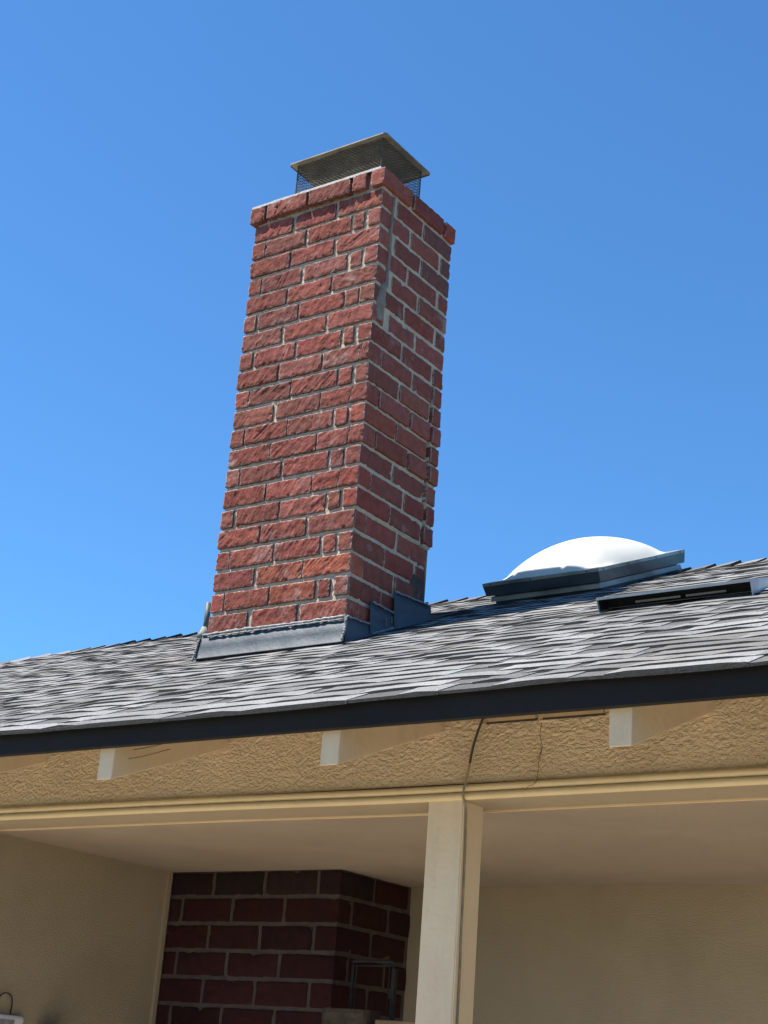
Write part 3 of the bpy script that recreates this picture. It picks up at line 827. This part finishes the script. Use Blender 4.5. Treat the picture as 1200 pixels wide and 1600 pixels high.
def roof_vent():
    K = thing('roof_vent', 'low white metal slant-back roof vent with dark open slot, right of skylight', 'vent', (1.2, 0, R(0)))
    x0, x1, yf, yb = .973, 1.452, -.04, .42; h = .052; T = .002
    mb = MB()
    def slab(p, q, r_, s, d):   # quad with thickness along vector d
        P = [Vector(v) for v in (p, q, r_, s)]; mb.hexa(P+[v+d for v in P])
    F0, F1, B0, B1 = rp(x0, yf, h), rp(x1, yf, h), rp(x0, yb, .012), rp(x1, yb, .012)
    slab(F0, F1, B1, B0, nv*T)
    slab(F0+nv*T, F1+nv*T, F1-nv*.006, F0-nv*.006, Vector((0, -.002, 0)))
    slab(F0-nv*.004, rp(x0, yf+.004, 0), rp(x0, yb, .0), B0, Vector((-.002, 0, 0)))
    slab(F1, rp(x1, yf, 0), rp(x1, yb, .0), B1, Vector((.002, 0, 0)))
    hood = mb.build('hood', M_VENTM, K)
    mb = MB(); slab(rp(x0-.03, yf+.06, .0125), rp(x1+.05, yf+.06, .0125), rp(x1+.05, yb+.05, .0125), rp(x0-.03, yb+.05, .0125), nv*.0015)
    mb.build('flange', M_VENTM, K)
    mb = MB(); slab(rp(x0+.002, yf+.06, .014), rp(x1-.002, yf+.06, .014), rp(x1-.002, yf+.06, h-.006), rp(x0+.002, yf+.06, h-.006), Vector((0, .002, 0)))
    slab(rp(x0+.001, yf+.008, .013), rp(x0+.001, yb-.1, .013), rp(x0+.001, yb-.1, .02), rp(x0+.001, yf+.008, h-.004), Vector((.001, 0, 0)))
    mb.build('slot_shade', M_DARK, K)  # dark back sheet and side liner stand in for the shade inside the hood
    mb = MB()
    for (a, b) in ((.10, .245), (.262, .385)):
        slab(rp(x0+a, yf+.045, .022), rp(x0+b, yf+.045, .022), rp(x0+b, yf+.045, .028), rp(x0+a, yf+.045, .028), Vector((0, .002, 0)))
    mb.build('inner_lip', M_VENTM, K)
    mb = MB()
    for i in range(60):
        a = x0+.004+(x1-x0-.008)*i/59; mb.tube([rp(a, yf+.03, .013), rp(a, yf+.03, h-.002)], .0005, 4, False)
    mb.build('insect_screen', M_DARK, K, fixn=False)
roof_vent()

# ------------------------------------------------------------------ cable down the post, twigs, patio bits
def curve_pts(pts, n=8):
    P = [Vector(p) for p in pts]; out = []
    for i in range(len(P)-1):
        p0, p1, p2, p3 = P[max(0, i-1)], P[i], P[i+1], P[min(len(P)-1, i+2)]
        for k in range(n):
            t = k/n
            out.append(.5*((2*p1)+(p2-p0)*t+(2*p0-5*p1+4*p2-p3)*t*t+(3*p1-p0-3*p2+p3)*t**3))
    out.append(P[-1]); return out
def cable():
    K = thing('cable', 'thin black cable hanging from the eave and running down the patio post, tan below', 'cable', (1.11, YB, GROUND))
    y = YB-.008
    a = curve_pts([(1.162, YB+.0, -.632), (1.156, y-.004, -.650), (1.142, y-.008, -.692), (1.132, y-.007, -.725), (1.1245, y-.004, -.757)])
    mb = MB(); mb.tube(a, .0029, 8); mb.build('bare_run', M_CABLE, K, smooth=True)
    xs = 1.0086+.0954+.003
    b = curve_pts([(1.1245, y-.004, -.757), (1.119, y-.003, -.785), (1.1155, y-.007, -.81), (1.112, y-.006, -.835), (xs+.003, YB+.006, -.865), (xs+.0035, YB+.012, -1.0), (xs+.003, YB+.014, -1.15), (xs+.004, YB+.016, -1.3), (xs+.003, YB+.016, -2.2), (xs+.003, YB+.015, GROUND)])
    mb = MB(); mb.tube(b, .0026, 8); mb.build('painted_run', M_CABLE2, K, smooth=True)
cable()
def twig(name, label, strands, r=.0013):
    mb = MB()
    for s in strands: mb.tube(curve_pts(s, 5), r, 5)
    tag(mb.build(name, M_TWIG, smooth=True), label, 'dry vine')
y = YB-.006
twig('dry_vine', 'dry curled vine scrap clinging beside the leftmost visible rafter end', [[(.0+.318+.06, YE+.07, -.755), (.42, YE+.09, -.745), (.455, YE+.1, -.735), (.475, YE+.1, -.72)], [(.385, YE+.05, -.782), (.42, YE+.07, -.772), (.47, YE+.1, -.752)]])
twig('dry_vine', 'forked dry vine hanging from the black fascia left of the middle rafter', [[(.195, y, -.640), (.215, y-.004, -.662), (.232, y, -.682)], [(.232, y, -.68), (.25, y-.004, -.668), (.262, y, -.655)], [(.285, y, -.676), (.297, y-.005, -.66), (.31, y, -.642)], [(.27, y, -.665), (.292, y-.005, -.664), (.318, y, -.658)], [(.30, y, -.668), (.32, y-.003, -.65)]])
twig('dry_vine', 'long thin dry vine dangling on golden stucco right of the post', [[(1.308, y, -.672), (1.306, y-.003, -.70), (1.311, y, -.73), (1.304, y, -.76), (1.302, y-.002, -.80), (1.298, y-.01, -.815), (1.288, y-.014, -.819), (1.279, y-.012, -.826), (1.272, y-.012, -.821)], [(1.309, y, -.733), (1.312, y-.006, -.741), (1.306, y-.004, -.753)], [(1.311, y-.002, -.737), (1.307, y-.007, -.748), (1.302, y-.002, -.752)], [(1.303, y, -.755), (1.293, y-.003, -.763), (1.284, y, -.762)]], .0008)

def patio_bits():
    T = thing('garden_rack', 'black wire rack with rounded top corners against the dark brick', 'rack', (.3, -.11, GROUND))
    mb = MB(); yy = -.12; x0, x1, zt = .228, .372, -1.128
    mb.tube(curve_pts([(x0, yy, GROUND+.9), (x0, yy, -1.25), (x0, yy, zt-.012), (x0+.012, yy, zt), (x1-.012, yy, zt), (x1, yy, zt-.012), (x1, yy, -1.25), (x1, yy, GROUND+.9)], 5), .0042, 8)
    mb.build('outer_frame', M_IRON, T, smooth=True)
    mb = MB(); i = .013
    mb.tube(curve_pts([(x0+i, yy, GROUND+.9), (x0+i, yy, -1.25), (x0+i, yy, zt-.02), (x0+i+.008, yy, zt-i), (x1-i-.008, yy, zt-i), (x1-i, yy, zt-.02), (x1-i, yy, -1.25), (x1-i, yy, GROUND+.9)], 5), .002, 6)
    mb.build('inner_frame', M_IRON, T, smooth=True)
    mb = MB(); mb.box(x1+.002, x1+.010, yy-.004, yy+.01, -1.4, zt-.02); mb.build('side_bar', M_IRON, T)
    for xx in (x0, x1): mb = MB(); mb.tube([(xx, yy, GROUND), (xx, yy, GROUND+.9)], .006, 8); mb.build('leg', M_IRON, T)
    mb = MB()
    mb.box(x0-.08, x1+.06, yy-.10, yy+.09, -1.352, -1.34); mb.build('shelf', M_IRON, T)
    mb = MB(); n = 9; rr = []
    for k in range(7):
        z = -1.3395+k*.0118; row = []
        for j in range(24):
            a = 2*math.pi*j/24; sx = .085*abs(math.cos(a))**.5*(1 if math.cos(a) > 0 else -1); sy = .05*abs(math.sin(a))**.5*(1 if math.sin(a) > 0 else -1)
            q = 1+.05*n1(a*2, z*60)-(.04 if k == 6 else 0); row.append(mb.vert((.262+sx*q, -.16+sy*q, z+(.003*n1(a*3, 1) if k == 6 else 0))))
        rr.append(row)
    for a, b in zip(rr, rr[1:]):
        for j in range(24): mb.face((a[j], a[(j+1) % 24], b[(j+1) % 24], b[j]))
    mb.face(rr[0][::-1]); mb.face(rr[-1])
    tag(mb.build('wood_block', M_WOODD), 'dark weathered wood block on the rack shelf at the bottom edge', 'wood block')
    mb = MB(); mb.box(.375, .52, -.20, -.16, GROUND, -1.294)
    tag(mb.build('wood_board', M_WOODT, bevel=.003), 'upright tan wooden board behind the patio post', 'board')
    K = thing('wall_sensor', 'white plastic box with grey screen on the shaded left wall', 'thermometer', (XL, -.66, -1.42))
    mb = MB(); mb.box(XL+.001, XL+.022, -.80, -.585, -1.50, -1.352); mb.build('case', M_WHITE, K, bevel=.01)
    mb = MB(); mb.box(XL+.0222, XL+.0235, -.78, -.628, -1.48, -1.366); mb.build('screen', M_GREY, K)
    mb = MB(); mb.tube(curve_pts([(XL+.01, -.70, -1.353), (XL+.012, -.70, -1.32), (XL+.012, -.685, -1.298), (XL+.012, -.665, -1.292), (XL+.012, -.645, -1.30), (XL+.012, -.638, -1.325), (XL+.01, -.638, -1.353)], 6), .0022, 6); mb.build('wire_loop', M_IRON, K, smooth=True)
    def ball(name, c, r, m, label, cat, sx=1, sz=1):
        mb = MB(); rows = []
        for i in range(11):
            t = math.pi*i/10; rows.append([mb.vert((c[0]+sx*r*math.sin(t)*math.cos(2*math.pi*j/20), c[1]+r*math.sin(t)*math.sin(2*math.pi*j/20), c[2]+sz*r*math.cos(t))) for j in range(20)])
        for a, b in zip(rows, rows[1:]):
            for j in range(20): mb.face((a[j], a[(j+1) % 20], b[(j+1) % 20], b[j]))
        return mb, rows
    L_ = thing('wall_lamp', 'black domed lamp at the bottom edge right of the white wall box', 'lamp', (XL, -.49, -1.45))
    mb, _ = ball('', (XL+.055, -.49, -1.42), .052, None, '', ''); mb.build('shade', M_IRON, L_, smooth=True)
    mb = MB(); mb.tube([(XL+.001, -.49, -1.44), (XL+.03, -.49, -1.44)], .012, 10); mb.build('bracket', M_IRON, L_, smooth=True)
    P = thing('potted_plant', 'maroon leaved plant tip in the corner by the brick', 'plant', (-.47, -.15, GROUND))
    mb = MB(); mb.tube([(-.47, -.15, GROUND), (-.47, -.15, GROUND+.02), (-.47, -.15, GROUND+.4)], [.12, .13, .17], 20); mb.build('pot', M_CLAY, P)
    mb = MB(); mb.tube(curve_pts([(-.47, -.15, GROUND+.38), (-.475, -.15, -2.0), (-.47, -.15, -1.38)]), [.008]*17, 7); mb.build('stem', M_TWIG, P, smooth=True)
    rng = random.Random(2); mb = MB()
    for i in range(60):
        z = -1.365-i*.018; a = i*2.4; L = rng.uniform(.06, .1); b = Vector((-.47, -.15, z)); d = Vector((math.cos(a), math.sin(a), .25-.2*(i < 3))).normalized(); s = d.cross(Vector((0, 0, 1))).normalized()
        tp = b+d*L-Vector((0, 0, .012)); m_ = b+d*L*.5
        mb.poly([b, m_+s*.02+Vector((0, 0, .004)), tp]); mb.poly([b, tp, m_-s*.02+Vector((0, 0, .004))])
    mb.build('leaves', M_MAROON, P, fixn=False)
patio_bits()

for o in list(bpy.data.objects):
    if '_base' in o: del o['_base']
